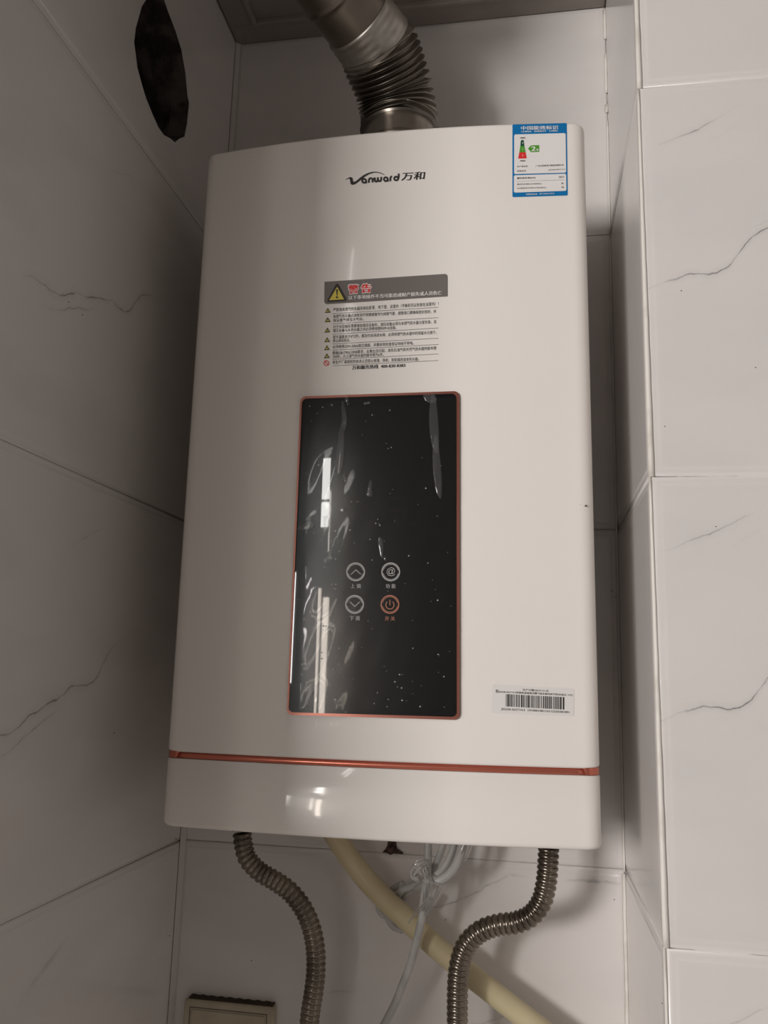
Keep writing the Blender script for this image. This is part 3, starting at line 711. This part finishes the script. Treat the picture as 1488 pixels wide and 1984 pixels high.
# crumpled plastic wrap tied round the coil: a gathered tuft, a tail and a trailing strand
def wrap(name, pts, wid, fold, mtl=m_bag, seed=0):
    P, L = spline([at(x, y, Y=d) - cb for x, y, d in pts], .0012); Fm = frames(P); vs, fs = [], []; n = 14; rr = random.Random(seed)
    ph = [rr.uniform(0, 6) for _ in range(4)]
    for i, (p, (a, b)) in enumerate(zip(P, Fm)):
        t = i / (len(P) - 1); wd = wid(t)
        for j in range(n + 1):
            s = j / n - .5
            vs.append(p + a * wd * s + b * fold * (math.sin(s * 22 + ph[0] + t * 3) + .5 * math.sin(s * 41 + ph[1] + t * 9)) * (.4 + wd / .02))
    for i in range(len(P) - 1):
        for j in range(n): k = i * (n + 1) + j; fs.append((k, k + 1, k + n + 2, k + n + 1))
    return link(name, mesh(name, vs, fs, mtl, True), cable)
wrap('plastic_wrap', [(826, 1672, -.076), (812, 1680, -.078), (803, 1696, -.078), (812, 1704, -.079)], lambda t: .008 + .008 * math.sin(math.pi * t), .0016, seed=1)
wrap('plastic_wrap', [(822, 1676, -.078), (828, 1700, -.080), (826, 1730, -.078), (820, 1765, -.074)], lambda t: .012 * (1 - .5 * t), .0013, seed=2)
wrap('plastic_wrap', [(832, 1698, -.082), (838, 1715, -.083), (833, 1738, -.082), (815, 1757, -.078), (800, 1775, -.074), (790, 1790, -.07)], lambda t: .0035, .0007, seed=3)
wrap('plastic_wrap', [(908, 1635, -.07), (895, 1665, -.072), (875, 1690, -.074), (852, 1720, -.074), (838, 1750, -.072), (826, 1775, -.07)], lambda t: .010 * (1 - .7 * t) + .001, .0012, seed=4)
wrap('plastic_wrap', [(820, 1704, -.083), (842, 1712, -.084), (858, 1716, -.082)], lambda t: .003, .0006, seed=5)

# ---------------------------------------------------------------- rusty anchor in the wall just under the heater
pb = at(757, 1641, Y=-.001)
an = thing('wall_anchor', 'rusty wall anchor with a bolt poking out above the tile joint', 'bolt', pb)
vs = [(0, -.0012, 0)]; out = [(-.0085, -.0055), (-.0035, -.0005), (-.003, .006), (.005, .007), (.0065, -.001), (.013, -.0045), (.012, -.0062), (.004, -.0055), (0, -.0075), (-.004, -.0058)]
vs += [(x, -.0004, z) for x, z in out]; n = len(out); fs = [(0, 1 + k, 1 + (k + 1) % n) for k in range(n)]
link('chipped_patch', mesh('chipped_patch', vs, fs, m_rust), an)
link('bolt_shank', sweep('bolt_shank', [(0, .0, 0), (0, -.004, -.0003), (0, -.010, -.001)], lambda s, L: .0034 + .0003 * math.sin(s * 5000), m_rust, n=16, step=.0004), an)

# ---------------------------------------------------------------- cream wall socket at the bottom
s0 = at(357, 1936, Y=-.010); s1 = at(531, 1951, Y=-.010)
W_ = s1.x - s0.x; zt = (s0.z + s1.z) / 2
so = thing('wall_socket', 'yellowed cream wall socket plate with grimy top edge, low on the back wall', 'socket', (s0.x + W_ / 2, 0, zt - W_ / 2))
bevel_box('face_plate', -W_ / 2, W_ / 2, -.0105, -.0001, -W_ / 2, W_ / 2, .0028, m_cream, so)
inn = W_ / 2 - .0065
for x0, x1, z0, z1 in ((-inn, inn, inn - .0006, inn), (-inn, inn, -inn, -inn + .0006), (-inn, -inn + .0006, -inn, inn), (inn - .0006, inn, -inn, inn)):
    link('plate_groove', mesh('plate_groove', *box(x0, x1, -.01065, -.0100, z0, z1), m_gap), so)
bevel_box('socket_insert', -inn + .002, inn - .002, -.0118, -.010, -inn + .002, inn - .002, .001, m_cream, so)
for x, z, rot in ((0, .012, 0), (-.011, -.011, 1), (.011, -.011, 1)):
    link('socket_slot', mesh('socket_slot', *box(x - .001, x + .001, -.0120, -.0112, z - .004, z + .004), m_gap), so)
vs, fs = [], []; N = 30
for i in range(N + 1):
    x = -W_ / 2 + .004 + (W_ - .006) * i / N; hh = .0016 + .0005 * math.sin(i * 1.9)
    vs += [(x, -.0004, W_ / 2 - .0004), (x, -.0085, W_ / 2 - .0004), (x, -.0075, W_ / 2 + hh * .45), (x, -.0004, W_ / 2 + hh)]
for i in range(N):
    for j in range(4): k = (j + 1) % 4; fs.append((i * 4 + j, i * 4 + k, i * 4 + 4 + k, i * 4 + 4 + j))
fs += [(0, 1, 2, 3), tuple(N * 4 + j for j in (3, 2, 1, 0))]
link('grime_line', mesh('grime_line', vs, fs, m_grime), so, label='dark grime')

# ---------------------------------------------------------------- lit window panes far behind the camera, seen only as reflections
wi = link('window_1', mesh('window_1', *box(-.79, -.60, -3.06, -3.04, -.46, -.44), mat('window_frame_grey', (.12, .11, .10), .6)), None, kind='structure')
def pane(x0, x1, z0, z1, col, e):
    m_ = bpy.data.materials.new('lit_pane'); m_.use_nodes = True; b = m_.node_tree.nodes['Principled BSDF']
    b.inputs['Base Color'].default_value = (.5, .5, .5, 1); b.inputs['Emission Color'].default_value = (*col, 1); b.inputs['Emission Strength'].default_value = e
    link('window_pane', mesh('window_pane', *box(x0, x1, -3.03, -3.02, z0, z1), m_), wi)
pane(-.745, -.685, .79, .90, (1, .97, .92), 20); pane(-.745, -.685, .915, 1.10, (1, .97, .92), 18)
pane(-.685, -.67, .68, .95, (1, .93, .85), 12)
pane(-.75, -.73, -.02, .52, (1, .88, .76), 13); pane(-.70, -.66, -.30, .48, (1, .88, .76), 15); pane(-.69, -.66, -.42, -.34, (1, .9, .8), 5)
pane(-.635, -.615, 1.9, 2.6, (1, .95, .9), 9); pane(-.59, -.58, 1.75, 2.3, (1, .95, .9), 14)

# small dark specks of dirt on the tiles
for w_, kx, spots_ in ((wl, dict(X=.0003), [(221, 1420), (329, 1813), (341, 1625), (160, 610), (133, 585)]),
                       (wb, dict(Y=-.0003), [(487, 1861), (863, 1782), (1215, 1729), (1190, 1743), (1185, 1145), (1193, 1156), (777, 1808), (756, 1766)]),
                       (wf, dict(Y=YP - .0003), [(1387, 1020), (1320, 563), (1288, 826), (1464, 712), (1283, 1944)])):
    T = []
    for q, (x, y) in enumerate(spots_):
        cs = [at(x + 1.3 * math.cos(a) * (1 + .4 * math.sin(q + a * 3)), y + 1.0 * math.sin(a), **kx) for a in [k * math.pi / 4 for k in range(8)]]
        T.append(mesh('speck', cs, [tuple(range(8))], m_grime))
    join_meshes('dirt_specks', T, w_, [m_grime], kind='stuff')
